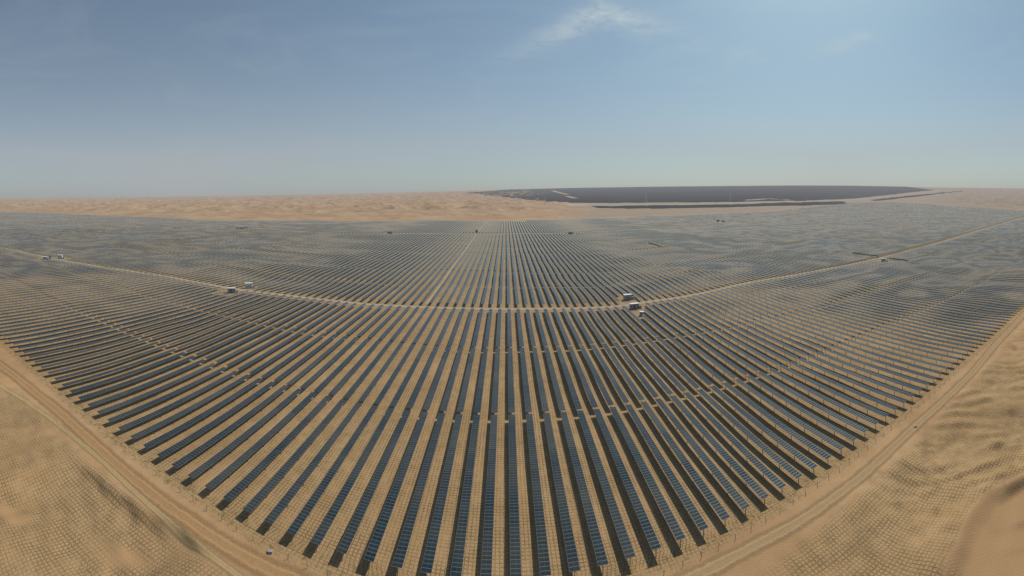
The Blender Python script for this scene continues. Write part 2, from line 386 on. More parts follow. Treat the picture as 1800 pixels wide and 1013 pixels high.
def build_ground():
    r = [18.0]
    while r[-1] < 1500: r.append(r[-1] + max(0.5, r[-1] * 0.0075))
    while r[-1] < 32000: r.append(r[-1] * 1.009)
    r = np.array(r)
    a = np.concatenate([np.linspace(-1.42, 1.42, 960), np.linspace(1.42, 2 * math.pi - 1.42, 90)[1:-1]])
    Rg, Ag = np.meshgrid(r, a, indexing='ij')
    X = Rg * np.sin(Ag); Y = Rg * np.cos(Ag)
    Z = ground(X, Y)
    nr, na = X.shape
    V = np.stack([X, Y, Z], -1).reshape(-1, 3)
    i, j = np.meshgrid(np.arange(nr - 1), np.arange(na), indexing='ij'); j2 = (j + 1) % na
    F = np.stack([i * na + j, i * na + j2, (i + 1) * na + j2, (i + 1) * na + j], -1).reshape(-1, 4)[:, ::-1]
    # close the disc under the camera
    zc = float(ground(np.array([0.0]), np.array([0.0]))[0])
    V = np.vstack([V, [[0, 0, zc]]]); ci = len(V) - 1
    jj = np.arange(0, na, 2)
    fan = np.stack([np.full(len(jj), ci), jj, (jj + 1) % na, (jj + 2) % na], -1)[:, ::-1]
    F = np.vstack([F, fan])
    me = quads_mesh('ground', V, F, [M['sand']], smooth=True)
    x, y = V[:, 0], V[:, 1]; R = np.hypot(x, y); th = np.arctan2(x, y)
    d = front(x) - y
    infield = sstep(-1, 2, -d) * sstep(0, 10, edge_r(th) - R)
    cy = np.interp(x, DUNE[:, 0], DUNE[:, 1]); q = y - cy + 0.25 * waves(x, y, 9, 14)
    slip = sstep(74, 84, x) * (1 - sstep(-0.6, 0.9, q))
    farsand = sstep(150, 215, x) * sstep(10, 22, d) * (0.55 + 0.45 * np.sin(waves(x, y, 40, 33)))
    leftbare = sstep(-0.2, 0.7, waves(x, y, 26, 31) - 0.9) * (d > 12) * (x < 0)
    corner = np.exp(-(np.hypot(x + 63, (y - 50) * 1.3) / 8.0) ** 4)
    bare = np.clip(np.maximum.reduce([slip, 0.85 * farsand, leftbare, corner]), 0, 1)
    straw = np.clip((1 - bare) * sstep(3.5, 9, np.abs(d - 9.5) + 4 * infield) + infield, 0, 1) * (1 - sstep(700, 1300, R))
    straw = np.where(d < 0, np.minimum(straw, 1.0), straw)
    desert = sstep(0, 60, R - edge_r(th))
    pth = np.zeros_like(R)
    pth = np.maximum(pth, 1 - sstep(12, 60, seg_dist(x, y, PALE_PAD)))
    pth = np.maximum(pth, 1 - sstep(20, 60, seg_dist(x, y, PALE_ROAD)))
    band = (np.asarray(STRIP_HIGH) * 0.5 + np.asarray([(np.interp(p[0], *np.array(PLANT_LOW).T[:2]) * 0 + p[0], np.interp(p[0], np.array(PLANT_LOW)[:, 0], np.array(PLANT_LOW)[:, 1])) for p in STRIP_HIGH]) * 0.5)
    pth = np.maximum(pth, 1 - sstep(70, 130, seg_dist(x, y, band)))
    pth = np.maximum(pth, 0.9 * (1 - sstep(1.3, 2.2, np.abs(x + 60.2))) * (y > 312) * (R < edge_r(th)))
    for nm, arr in (('straw', straw), ('field', infield), ('bare', bare), ('path', pth), ('desert', desert), ('far_haze', infield * sstep(170, 520, R)), ('bank_shade', bank_shade_mask(x, y)), ('rough_sand', sstep(9, 18, d) * sstep(55, 95, x) * (1 - slip) * (1 - sstep(230, 300, x))), ('pale_desert', desert * sstep(0.10, 0.25, th)), ('edge_band', sstep(-1.5, 0.5, d) * (1 - sstep(3.0, 6.0, d)) * (R < 600))):
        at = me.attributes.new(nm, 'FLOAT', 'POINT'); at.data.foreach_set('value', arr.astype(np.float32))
    o = mesh_obj('ground', me); tag(o, kind='structure')
    o['label'] = 'tan desert sand with straw checkerboard squares around and under the solar field'
build_ground()

def strip(name, pts, width, mat, label, lift=0.07, step=3.0):
    pts = np.asarray(pts, float)
    if pts[0, 0] > pts[-1, 0]: pts = pts[::-1]
    s = np.concatenate([[0], np.cumsum(np.hypot(*np.diff(pts, axis=0).T))])
    t = np.arange(0, s[-1], step)
    # smooth resample
    x = np.interp(t, s, pts[:, 0]); y = np.interp(t, s, pts[:, 1])
    k = max(3, int(24 / step)) | 1; ker = np.hanning(k + 2)[1:-1]; ker /= ker.sum()
    xs = np.convolve(np.pad(x, k // 2, mode='reflect', reflect_type='odd'), ker, 'valid'); ys = np.convolve(np.pad(y, k // 2, mode='reflect', reflect_type='odd'), ker, 'valid')
    tx = np.gradient(xs); ty = np.gradient(ys); L = np.hypot(tx, ty); nx, ny = -ty / L, tx / L
    w = np.interp(t, np.linspace(0, s[-1], len(np.atleast_1d(width))), np.atleast_1d(width)) / 2
    e = np.linspace(-1, 1, 9)
    X = xs[:, None] + nx[:, None] * w[:, None] * e; Y = ys[:, None] + ny[:, None] * w[:, None] * e
    Rr = np.hypot(X, Y)
    Z = ground(X, Y) + lift + np.clip((Rr - 250) / 1000, 0, 1.2) * 0.7
    n, m = X.shape
    i, j = np.meshgrid(np.arange(n - 1), np.arange(m - 1), indexing='ij')
    F = np.stack([i * m + j, (i + 1) * m + j, (i + 1) * m + j + 1, i * m + j + 1], -1).reshape(-1, 4)[:, ::-1]
    me = quads_mesh(name, np.stack([X, Y, Z], -1).reshape(-1, 3), F, [mat], smooth=True)
    at = me.attributes.new('edge', 'FLOAT', 'POINT'); at.data.foreach_set('value', np.tile(e, n).astype(np.float32))
    o = mesh_obj(name, me); tag(o, label, kind='structure'); return o

strip('dirt_road', ROAD, [11, 10, 8.5, 8, 7.5, 7.5, 7.5, 8.5, 11, 13], M['road'], 'pale dirt road crossing the solar field from side to side')
strip('dirt_road', FAR_ROAD, 15, M['road'], 'thin far dirt road near the back of the solar field', lift=0.4, step=6)
LT = [(-330, 52)] + sorted(LTRACK) + [(-30, 81.2), (0, 82.3), (25, 83.4)]
strip('service_track', LT, [12, 10, 8.5, 7.5, 7, 6.5], M['brown'], 'brown dirt track along the left front edge of the solar field', lift=0.03, step=1.0)
strip('service_track', [(10, 82.8)] + sorted(RTRACK) + [(430, 113)], [6, 6, 6, 6.5, 7, 9, 11, 12], M['rtrack'], 'tan wheel-marked track along the right front edge of the field', lift=0.035, step=1.0)
strip('sand_path', [(-230, 45)] + sorted(PALE) + [(-40, 74), (-15, 75)], [6, 4.4, 3.2, 2.8, 2.8, 3], M['beige'], 'pale beige sand path beside the brown track on the left', lift=0.045, step=1.0)

# ---------------------------------------------------------------- solar trackers --
PITCH, X0 = 6.47, 1.26
MODL, PW, TUBE_H, TILT_E = 1.134, 2.42, 2.15, math.radians(0.0)
F_PX, CX_PX = 734.2, 889.3
road_s = np.array(sorted(ROAD)); far_s = np.array(sorted(FAR_ROAD))
def road_y(x):
    x = np.asarray(x, float)
    return np.where(x < road_s[0, 0], road_s[0, 1] + 0.2 * (x - road_s[0, 0]), np.where(x > road_s[-1, 0], road_s[-1, 1] + 0.12 * (x - road_s[-1, 0]), np.interp(x, road_s[:, 0], road_s[:, 1])))
def far_y(x):
    return np.where(x < far_s[0, 0], -1e5, np.where(x > far_s[-1, 0], -1e5, np.interp(x, far_s[:, 0], far_s[:, 1])))
CLEAR = [(CABS[0], 11), (CABS[1], 9), (CABS[2], 6), (CABS[3], 11), (CABS[4], 11), (CABS[5], 14), (CABS[6], 14), (CABS[8], 22), (CABS[9], 20), (CABS[11], 18), (CABS[12], 10), (CABS[13], 14), (CABS[14], 20), (CABS[16], 12)]
TILTED = []          # (row, y0, y1) of the rows parked at a steep angle
for (ax, ay), (bx, by) in ((TILT[0], TILT[1]), (TILT[2], TILT[3]), (TILT[4], TILT[5])):
    TILTED.append((round(((ax + bx) / 2 - X0) / PITCH), min(ay, by) + 4, max(ay, by) - 4))

def row_pieces(k):
    """tracker intervals (block, y0, y1) along row k"""
    x = X0 + k * PITCH
    fy, ry, fr = float(front(x)), float(road_y(x)), float(far_y(x))
    iv = []
    j = 0
    while True:
        a = fy + 67.4 * j; b = a + 65.8
        if a > ry - 6: break
        b = min(b, ry - 6.5)
        if b - a > 24: iv.append((j, a, b))
        elif b - a > 1 and iv and iv[-1][0] == j - 1: iv[-1] = (j - 1, iv[-1][1], b)
        j += 1
    a0 = ry + (5.4 if x < 425 else 11.0); j = 10
    while True:
        a = a0 + 67.4 * (j - 10); b = a + 65.8
        if math.hypot(x, b) > float(edge_r(math.atan2(x, b))): 
            if b > 3400: break
            j += 1; continue
        if a < fr < b:
            if fr - 9 - a > 14: iv.append((j, a, fr - 9))
            if b - fr - 9 > 14: iv.append((j, fr + 9, b))
        elif abs(fr - a) < 9: iv.append((j, fr + 9, b))
        elif abs(fr - b) < 9: iv.append((j, a, fr - 9))
        else: iv.append((j, a, b))
        j += 1
    out = []
    for j, a, b in iv:
        parts = [(a, b)]
        blocks = [(cy - r, cy + r) for (cx_, cy), r in CLEAR if abs(cx_ - x) < r * 0.75]
        blocks += [(c - 2, d + 2) for kk, c, d in TILTED if kk == k]
        for c, d in blocks:
            nxt = []
            for p, q in parts:
                if d <= p or c >= q: nxt.append((p, q)); continue
                if c - p > 12: nxt.append((p, c))
                if q - d > 12: nxt.append((d, q))
            parts = nxt
        out += [(j, p, q) for p, q in parts]
    return out

ALL = []
for k in range(-420, 420):
    x = X0 + k * PITCH
    for j, a, b in row_pieces(k):
        n = int((b - a) / MODL)
        ya, yb = a, a + n * MODL
        th0, th1 = math.atan2(x, ya), math.atan2(x, yb)
        if min(abs(th0), abs(th1)) > 1.36: continue
        ALL.append((k, j, x, ya, yb, n))
A = np.array(ALL, float)
za = ground(A[:, 2], A[:, 3]); zb = ground(A[:, 2], A[:, 4]); zm = ground(A[:, 2], (A[:, 3] + A[:, 4]) / 2)
lift = np.clip(zm - (za + zb) / 2, -0.6, 1.6)
za, zb = za + 0.6 * lift, zb + 0.6 * lift
dist = np.sqrt(A[:, 2] ** 2 + np.minimum(np.abs(A[:, 3]), np.abs(A[:, 4])) ** 2)
px0 = CX_PX + F_PX * np.arctan2(A[:, 2], A[:, 3]); px1 = CX_PX + F_PX * np.arctan2(A[:, 2], A[:, 4])
inview = (np.minimum(px0, px1) < 1796) & (np.maximum(px0, px1) > 4)
order = np.argsort(np.where(inview & (A[:, 5] > 8), dist, 1e9))
CHOSEN = order[:300]
is_one = np.zeros(len(A), bool); is_one[CHOSEN] = True

_cache = {}
def tracker_meshes(n):
    if n in _cache: return _cache[n]
    L = n * MODL; hw = PW / 2
    # one sheet of modules, each with its own glass face and frame, 2 cm apart
    V, F, UV, MI = [], [], [], []
    ct, st = math.cos(TILT_E), math.sin(TILT_E)
    def pt(u, y, h): return (u * ct + h * st, y, TUBE_H + 0.11 - u * st + h * ct)
    for i in range(n):
        y0 = -L / 2 + i * MODL + 0.012; y1 = y0 + MODL - 0.024
        b = len(V)
        V += [pt(-hw, y0, 0), pt(hw, y0, 0), pt(hw, y1, 0), pt(-hw, y1, 0), pt(-hw, y0, .04), pt(hw, y0, .04), pt(hw, y1, .04), pt(-hw, y1, .04)]
        for q, mi in zip(BOXF, (2, 0, 1, 1, 1, 1)):
            F.append([b + t for t in q]); MI.append(mi)
            UV += [(0, i), (1, i), (1, i + 1), (0, i + 1)] if mi == 0 else [(0, i)] * 4
    arr = quads_mesh('panel_array', V, F, [M['panel'], M['frame'], M['back']], MI, UV)
    t = MB(); t.bar((0, -L / 2 + 0.05, TUBE_H), (0, L / 2 - 0.05, TUBE_H), 0.15)
    ny = max(2, int(L / 4.5))
    for i in range(ny):
        y = -L / 2 + (i + .5) * L / ny; t.box(-0.7, 0.7, y - .03, y + .03, TUBE_H + 0.03, TUBE_H + 0.10)
    tube = t.mesh('torque_tube', [M['steel']])
    p = MB(); p.box(-.085, .085, -.085, .085, -1.6, TUBE_H - 0.06); p.box(-.14, .14, -.10, .10, TUBE_H - .06, TUBE_H + .10)
    post = _cache.get('post') or p.mesh('post', [M['steel']]); _cache['post'] = post
    d = MB(); d.box(-.16, .16, -.25, .25, TUBE_H - .55, TUBE_H - .12); d.box(.16, .42, -.12, .12, TUBE_H - .45, TUBE_H - .2)
    motor = _cache.get('motor') or d.mesh('drive_motor', [M['grey']]); _cache['motor'] = motor
    npost = max(2, round((L - 1.2) / 9.0) + 1)
    ys = list(np.linspace(-L / 2 + 0.6, L / 2 - 0.6, npost))
    _cache[n] = (arr, tube, post, motor, ys)
    return _cache[n]

_proto = {}
def make_tracker(x, ya, yb, z0, z1, n, rot_y=0.0, name='solar_tracker'):
    ang = math.atan2(z1 - z0, yb - ya)
    root = empty(name, (x, (ya + yb) / 2, (z0 + z1) / 2), (ang, 0, 0))
    if (n, rot_y) not in _proto:
        arr, tube, post, motor, ys = tracker_meshes(n)
        proto = []
        for nm, me, y in [('panel_array', arr, 0), ('torque_tube', tube, 0), ('drive_motor', motor, 0.9)] + [('post', post, y) for y in ys]:
            o = mesh_obj(nm, me, root); o.location = (0, y, 0); proto.append(o)
            if rot_y and nm == 'panel_array':
                o.rotation_euler = (0, rot_y, 0); o.location = (-TUBE_H * math.sin(rot_y), 0, TUBE_H * (1 - math.cos(rot_y)))
        _proto[(n, rot_y)] = proto
    else:
        for src in _proto[(n, rot_y)]:
            o = src.copy(); COL.objects.link(o); o.parent = root
    sag = random.gauss(0, math.radians(1.1)) + rot_y
    for o in root.children:
        if o.name.startswith('panel_array'):
            o.rotation_euler = (0, sag, 0); o.location = (-TUBE_H * math.sin(sag), 0, TUBE_H * (1 - math.cos(sag)))
    return root

def ordinal(n):
    s = 'th' if 10 <= n % 100 <= 20 else {1: 'st', 2: 'nd', 3: 'rd'}.get(n % 10, 'th')
    return f'{n}{s}'

chosen = sorted(CHOSEN, key=lambda i: (A[i, 1], A[i, 0]))
vis_rows = {}
for i in range(len(A)):
    if inview[i] and A[i, 1] < 10: vis_rows.setdefault(int(A[i, 1]), set()).add(int(A[i, 0]))
BLOCK = {0: 'front block', 1: 'second block', 2: 'third block', 3: 'fourth block'}
for i in chosen:
    k, j, x, ya, yb, n = A[i]; k, j, n = int(k), int(j), int(n)
    o = make_tracker(x, ya, yb, za[i], zb[i], n)
    rows = sorted(vis_rows.get(j, {k}))
    fl, fr_ = rows.index(k) + 1, len(rows) - rows.index(k)
    th = math.atan2(x, (ya + yb) / 2)
    look = 'dark blue' if th < -0.3 else ('blue' if th < 0.35 else 'greyish blue')
    bl = BLOCK.get(j, 'block beyond the dirt road')
    if k == 0: lab = f'{look} solar tracker row running straight up the picture, {bl}'
    elif abs(k) <= min(fl, fr_): lab = f'{look} solar tracker, {bl}, {ordinal(abs(k))} row {"right" if k > 0 else "left"} of the straight central row'
    elif fl < fr_: lab = f'{look} solar tracker, {bl}, {ordinal(fl)} row from the left frame edge'
    else: lab = f'{look} solar tracker, {bl}, {ordinal(fr_)} row from the right frame edge'
    tag(o, lab, 'solar tracker', 'solar tracker rows of the field')

# every tracker farther away, as one mass
def mass(idx):
    D = A[idx]; x, ya, yb, n = D[:, 2], D[:, 3], D[:, 4], D[:, 5]; z0, z1 = za[idx], zb[idx]
    N = len(D); hw = PW / 2; ct, st = math.cos(TILT_E), math.sin(TILT_E)
    jit = rng.normal(0, 0.02, N)
    def hexes(xc, w, y0, y1, zA, zB, h, tilt=True, xoff=0.0):
        c, s = (ct, st) if tilt else (1, 0)
        s = s + (jit[:len(xc)] if tilt else 0)
        V = np.zeros((len(xc), 8, 3))
        for m_, (u, e, t) in enumerate([(-1, 0, 0), (1, 0, 0), (1, 1, 0), (-1, 1, 0), (-1, 0, 1), (1, 0, 1), (1, 1, 1), (-1, 1, 1)]):
            V[:, m_, 0] = xc + u * w * c; V[:, m_, 1] = y1 if e else y0
            V[:, m_, 2] = (zB if e else zA) - u * w * s + t * h
        return V
    Vs, Fs, MIs, UVs = [], [], [], []; base = 0
    def add(V, mi6, uvn=None):
        nonlocal base
        k = len(V); Vs.append(V.reshape(-1, 3))
        F = (BOXF[None] + (base + np.arange(k) * 8)[:, None, None]).reshape(-1, 4); Fs.append(F)
        MIs.append(np.tile(mi6, k))
        uv = np.zeros((k, 6, 4, 2))
        if uvn is not None: uv[:, 1, :, 0] = [0, 1, 1, 0]; uv[:, 1, 2:, 1] = uvn[:, None]
        UVs.append(uv.reshape(-1, 2)); base += k * 8
    add(hexes(x, hw, ya, yb, z0 + TUBE_H + 0.11, z1 + TUBE_H + 0.11, 0.05), [2, 0, 1, 1, 1, 1], n)
    near = np.hypot(x, ya) < 900
    q = np.where(near)[0]
    jit = jit[q]
    add(hexes(x[q], 0.075, ya[q], yb[q], z0[q] + TUBE_H - .08, z1[q] + TUBE_H - .08, .15, False), [3] * 6)
    for f in np.linspace(0.01, 0.99, 8):
        ym = ya[q] + f * (yb[q] - ya[q]); zz = z0[q] + f * (z1[q] - z0[q])
        add(hexes(x[q], 0.085, ym - .085, ym + .085, zz - 1.8, zz - 1.8, TUBE_H + 1.75, False), [3] * 6)
    me = quads_mesh('distant_solar_trackers', np.vstack(Vs), np.vstack(Fs), [M['panel'], M['frame'], M['back'], M['steel']], np.concatenate(MIs), np.vstack(UVs))
    o = mesh_obj('distant_solar_trackers', me)
    tag(o, 'grey blue mass of distant solar tracker rows filling the field to the dunes', 'solar trackers', kind='stuff')
mass(np.where(~is_one)[0])

# rows parked at a steep angle, their dark backs turned to the camera
TL = ['dark steeply tilted solar row standing alone right of the centre of the far field', 'dark steeply tilted solar row just beyond the dirt road junction on the right', 'dark steeply tilted solar row on the near side of the dirt road junction']
for (k, c, d), lab in zip(TILTED, TL):
    x = X0 + k * PITCH; n = int((d - c) / MODL)
    z0, z1 = float(ground(x, c)), float(ground(x, d))
    tag(make_tracker(x, c, c + n * MODL, z0 + .3, z1 + .3, n, rot_y=math.radians(50)), lab, 'solar tracker', 'steeply tilted solar rows')

# ---------------------------------------------------------------- second solar plant on the rise behind --
def distant_plant():
    low = np.array(PLANT_LOW, float); lth = np.arctan2(low[:, 0], low[:, 1]); lr = np.hypot(low[:, 0], low[:, 1])
    sl = np.array(STRIP_LOW, float); sh = np.array(STRIP_HIGH, float)
    slt, slr = np.arctan2(sl[:, 0], sl[:, 1]), np.hypot(sl[:, 0], sl[:, 1]); sht, shr = np.arctan2(sh[:, 0], sh[:, 1]), np.hypot(sh[:, 0], sh[:, 1])
    xs, ys = [], []
    yy = 1300.0
    while yy < 6900:
        xx = np.arange(-900, 6900, 62.0); xs.append(xx); ys.append(np.full(xx.shape, yy)); yy += 15 if yy < 4200 else 24
    x = np.concatenate(xs); y = np.concatenate(ys)
    R = np.hypot(x, y); th = np.arctan2(x, y)
    top = np.interp(th, [-0.11, 0.0, 0.15, 0.95, 1.03], [4990, 6500, 6700, 6600, 5400])
    ok = (th > -0.101) & (th < 1.02) & (R > np.interp(th, lth, lr)) & (R < top)
    lane = seg_dist(x, y, PLANT_LANE) > 22
    pad = seg_dist(x, y, PALE_PAD) > 45
    strip_ = (th > slt[0]) & (th < slt[-1]) & (R > np.interp(th, slt, slr)) & (R < np.interp(th, sht, shr))
    s2l, s2h = np.array(EDGE_LOW, float), np.array(EDGE_HIGH, float)
    e1, r1 = np.arctan2(s2l[:, 0], s2l[:, 1]), np.hypot(s2l[:, 0], s2l[:, 1]); e2, r2 = np.arctan2(s2h[:, 0], s2h[:, 1]), np.hypot(s2h[:, 0], s2h[:, 1])
    strip_ |= (th > e1[0]) & (th < e1[-1]) & (R > np.interp(th, e1, r1)) & (R < np.interp(th, e2, r2))
    keep = (ok & lane & pad) | strip_
    x, y = x[keep], y[keep]
    z0 = ground(x, y); z1 = ground(x + 60, y)
    N = len(x); V = np.zeros((N, 8, 3))
    for m_, (e, u, t) in enumerate([(0, 0, 0), (1, 0, 0), (1, 1, 0), (0, 1, 0), (0, 0, 1), (1, 0, 1), (1, 1, 1), (0, 1, 1)]):
        V[:, m_, 0] = x + e * 60; V[:, m_, 1] = y + u * 3.4; V[:, m_, 2] = np.where(e, z1, z0) + 0.5 + u * 2.6 + t * 0.08
    F = (BOXF[None] + (np.arange(N) * 8)[:, None, None]).reshape(-1, 4)
    o = mesh_obj('distant_solar_plant', quads_mesh('distant_solar_plant', V.reshape(-1, 3), F, [M['cell']]))
    tag(o, 'dark second solar plant covering the low rise on the horizon', 'solar plant', kind='stuff')
distant_plant()

# ---------------------------------------------------------------- inverter stations --
def station(loc, L, W, Hh, rz, wall, roof, label, group=None, tank=True, name='inverter_station', cat='inverter station'):
    x, y = loc; z = float(ground(x, y))
    root = empty(name, (x, y, z), (0, 0, rz)); tag(root, label, cat, group)
    p = MB(); p.box(-L / 2 - .4, L / 2 + (2.6 if tank else .4), -W / 2 - .5, W / 2 + .5, -.8, .45); p.build('plinth', M['conc'], root)
    b = MB(); b.box(-L / 2, L / 2, -W / 2, W / 2, .95, .95 + Hh)
    nrib = int(L / .6)
    for i in range(nrib + 1):
        xx = -L / 2 + i * L / nrib
        b.box(xx - .06, xx + .06, -W / 2 - .05, -W / 2 - .002, 1.0, .9 + Hh); b.box(xx - .06, xx + .06, W / 2 + .002, W / 2 + .05, 1.0, .9 + Hh)
    for sx in (-1, 0, 1):
        for sy in (-1, 1): b.box(sx * (L / 2 - .3) - .15, sx * (L / 2 - .3) + .15, sy * (W / 2 - .3) - .15, sy * (W / 2 - .3) + .15, .452, .948)
    b.build('cabin', wall, root)
    r = MB(); r.box(-L / 2 - .2, L / 2 + .2, -W / 2 - .25, W / 2 + .25, .953 + Hh, 1.13 + Hh); r.build('roof', roof, root)
    for sx in (-.3, .22):
        d = MB(); d.box(sx * L - .5, sx * L + .5, -W / 2 - .10, -W / 2 - .053, 1.05, 1.05 + Hh * .75); do = d.build('door', M['grey'], root)
        h = MB(); h.box(sx * L + .34, sx * L + .40, -W / 2 - .16, -W / 2 - .103, 1.9, 2.15); h.build('handle', M['dark'], do)
    v = MB()
    for i in range(6): v.box(-.05 * L - .5, -.05 * L + .5, -W / 2 - .10, -W / 2 - .053, 1.6 + i * .2, 1.72 + i * .2)
    v.build('vent', M['dark'], root)
    if tank:
        t = MB(); t.box(L / 2 + .55, L / 2 + 2.1, -W / 2 + .3, W / 2 - .3, .453, 2.25)
        for i in range(7):
            yy = -W / 2 + .4 + i * (W - .8) / 6; t.box(L / 2 + 2.103, L / 2 + 2.45, yy - .04, yy + .04, .7, 2.0)
        to = t.build('transformer', M['grey'], root)
        for yy in (-.5, 0, .5):
            c = MB(); c.bar((L / 2 + 1.3, yy, 2.253), (L / 2 + 1.3, yy, 2.75), .16, w2=.1); c.build('bushing', M['wood'], to)
    return root
G = 'inverter stations along the dirt road'
station(CABS[0], 6.2, 2.8, 3.2, .05, M['grey'], M['white'], 'grey cabin with white roof behind the dirt road, right of centre', G)
station(CABS[1], 6.4, 2.8, 3.0, .02, M['green'], M['white'], 'dark greenish cabin with white roof on the near side of the road, right of centre', G)
station(CABS[2], 2.4, 2.0, 1.8, -.5, M['grey'], M['white'], 'small pale cabinet in front of the dark greenish cabin', None, False, 'switch_cabinet', 'cabinet')
station(CABS[3], 6.0, 2.8, 3.0, .6, M['green'], M['white'], 'grey green cabin left of centre on the near side of the dirt road', G)
station(CABS[4], 6.0, 3.0, 3.6, .75, M['white'], M['white'], 'white cabin left of centre just beyond the dirt road', G)
station(CABS[5], 5.5, 3.0, 3.6, .8, M['white'], M['white'], 'white cabin at the far left, right one of two beside the road', G)
station(CABS[6], 5.5, 2.8, 2.6, .8, M['grey'], M['white'], 'low grey cabin at the far left, left one of two beside the road', G)
station(CABS[7], 1.6, 1.6, 3.0, .8, M['dark'], M['dark'], 'small dark cabinet between the two far left cabins', None, False, 'switch_cabinet', 'cabinet')
FG = 'white cabins at the back of the left field'
station(CABS[8], 9, 4, 5.0, .6, M['white'], M['white'], 'leftmost of three tiny white cabins far back in the left field', FG, False)
station(CABS[9], 8, 4, 5.0, .6, M['blue'], M['white'], 'middle of three tiny white cabins far back in the left field', FG, False)
station(CABS[10], 9, 4, 6.0, .6, M['white'], M['white'], 'rightmost of three tiny white cabins far back in the left field', FG, False)
station(CABS[11], 9, 4, 3.6, .3, M['green'], M['grey'], 'dark cabin on the far road left of the centre lane', 'dark cabins on the far road')
station(CABS[12], 5, 4, 5.0, 0, M['dark'], M['dark'], 'small black cabin at the far end of the centre lane', 'dark cabins on the far road', False)
station(CABS[13], 9, 4, 4.0, -.2, M['green'], M['grey'], 'dark cabin on the far road just right of centre', 'dark cabins on the far road')
station(CABS[14], 8, 5, 6, -.5, M['dark'], M['grey'], 'left of two dark cabins far back right of centre', 'dark cabins far back on the right', False)
station(CABS[15], 8, 5, 5, -.5, M['dark'], M['grey'], 'right of two dark cabins far back right of centre', 'dark cabins far back on the right', False)
station(CABS[16], 6.0, 2.8, 3.0, -.9, M['blue'], M['blue'], 'pale blue cabin at the right junction of the dirt road', G)

# ---------------------------------------------------------------- pylons --
def pylon(loc, h, label, rz):
    x, y = loc; z = float(ground(x, y)); root = empty('power_pylon', (x, y, z), (0, 0, rz)); tag(root, label, 'pylon', 'power pylons before the distant plant')
    w0, w1, hb = h * .085, h * .014, .46
    m = MB(); lv = [0, .2, .36, .5, .62, .72, .82, .92, 1.0]
    def wid(t): return w0 + (w0 * .32 - w0) * min(t / .55, 1) if t < .55 else w0 * .32 + (w1 - w0 * .32) * (t - .55) / .45
    C = [[(sx * wid(t), sy * wid(t), t * h) for sx, sy in ((-1, -1), (1, -1), (1, 1), (-1, 1))] for t in lv]
    C[0] = [(p[0], p[1], -2.0) for p in C[0]]
    for a, b in zip(C[:-1], C[1:]):
        for i in range(4):
            m.bar(a[i], b[i], hb); m.bar(a[i], b[(i + 1) % 4], hb * .5); m.bar(a[(i + 1) % 4], b[i], hb * .5); m.bar(b[i], b[(i + 1) % 4], hb * .5)
    m.build('lattice_tower', M['pylon'], root)
    for t, l in ((.70, .16), (.82, .14), (.93, .11)):
        a = MB()
        for s in (-1, 1):
            for sy in (-1, 1):
                a.bar((s * wid(t), sy * wid(t), t * h), (s * l * h, 0, t * h + .01 * h), hb * .6); a.bar((s * wid(t), sy * wid(t), (t + .05) * h), (s * l * h, 0, t * h + .012 * h), hb * .5)
        ao = a.build('crossarm', M['pylon'], root)
        for s in (-1, 1):
            ins = MB(); ins.bar((s * l * h, 0, t * h + .008 * h), (s * l * h, 0, t * h - .035 * h), .3); ins.build('insulator', M['stone'], ao)
    return root
pylon(PYL[0], 42, 'leftmost and smallest of three grey pylons before the distant plant', .4)
pylon(PYL[1], 72, 'tallest middle pylon of three before the distant plant', .5)
pylon(PYL[2], 60, 'rightmost of three grey pylons before the distant plant', .6)

# ---------------------------------------------------------------- fence and small things --
def fence():
    xs = np.linspace(-214, 262, 99); ys = front(xs) - 4.2
    zs = ground(xs, ys)
    root = empty('perimeter_fence', (0, float(front(0)) - 4.2, float(ground(0., float(front(0)) - 4.2))))
    tag(root, 'thin wire fence on short posts along the front edge of the solar field', 'fence')
    r0 = root.location
    pm = MB(); pm.box(-.045, .045, -.045, .045, -.6, 1.25); pme = pm.mesh('post', [M['wood']])
    for x, y, z in zip(xs, ys, zs):
        o = mesh_obj('post', pme, root); o.location = (x - r0.x, y - r0.y, z - r0.z); o.rotation_euler = (random.gauss(0, .04), random.gauss(0, .04), 0)
    for h in (.6, 1.15):
        w = MB()
        for i in range(len(xs) - 1): w.bar((xs[i] - r0.x, ys[i] - r0.y, zs[i] + h - r0.z), (xs[i + 1] - r0.x, ys[i + 1] - r0.y, zs[i + 1] + h - r0.z), .005)
        w.build('wire', M['steel'], root)
fence()

def crate(loc):
    x, y = loc; root = empty('tool_crate', (x, y, float(ground(x, y)) ), (0, 0, .5)); root.scale = (.8, .8, .8); tag(root, 'small pale grey crate on the sand by the field edge, lower left', 'crate')
    b = MB(); b.box(-.6, .6, -.4, .4, -.1, .6)
    for s in (-.45, 0, .45): b.box(s - .06, s + .06, -.44, -.402, 0, .6)
    b.build('crate_body', M['bag'], root)
    l = MB(); l.box(-.66, .66, -.46, .46, .603, .70); l.build('lid', M['grey'], root)
crate(MISC[0])

def boulder(loc):
    import bmesh
    bm = bmesh.new(); bmesh.ops.create_icosphere(bm, subdivisions=3, radius=.62)
    for v in bm.verts:
        p = np.array(v.co); k = 1 + .16 * math.sin(5 * p[0] + 1) * math.cos(4 * p[1]) + .1 * math.sin(9 * p[2] + 3 * p[0]); v.co = Vector((p[0] * 1.15 * k, p[1] * .9 * k, p[2] * .8 * k))
    me = bpy.data.meshes.new('pale_boulder'); bm.to_mesh(me); bm.free(); me.materials.append(M['stone'])
    o = mesh_obj('pale_boulder', me); o.location = (loc[0], loc[1], float(ground(loc[0], loc[1])) + .22); tag(o, 'single pale boulder on the sand beside the right track', 'boulder')
boulder(MISC[1])

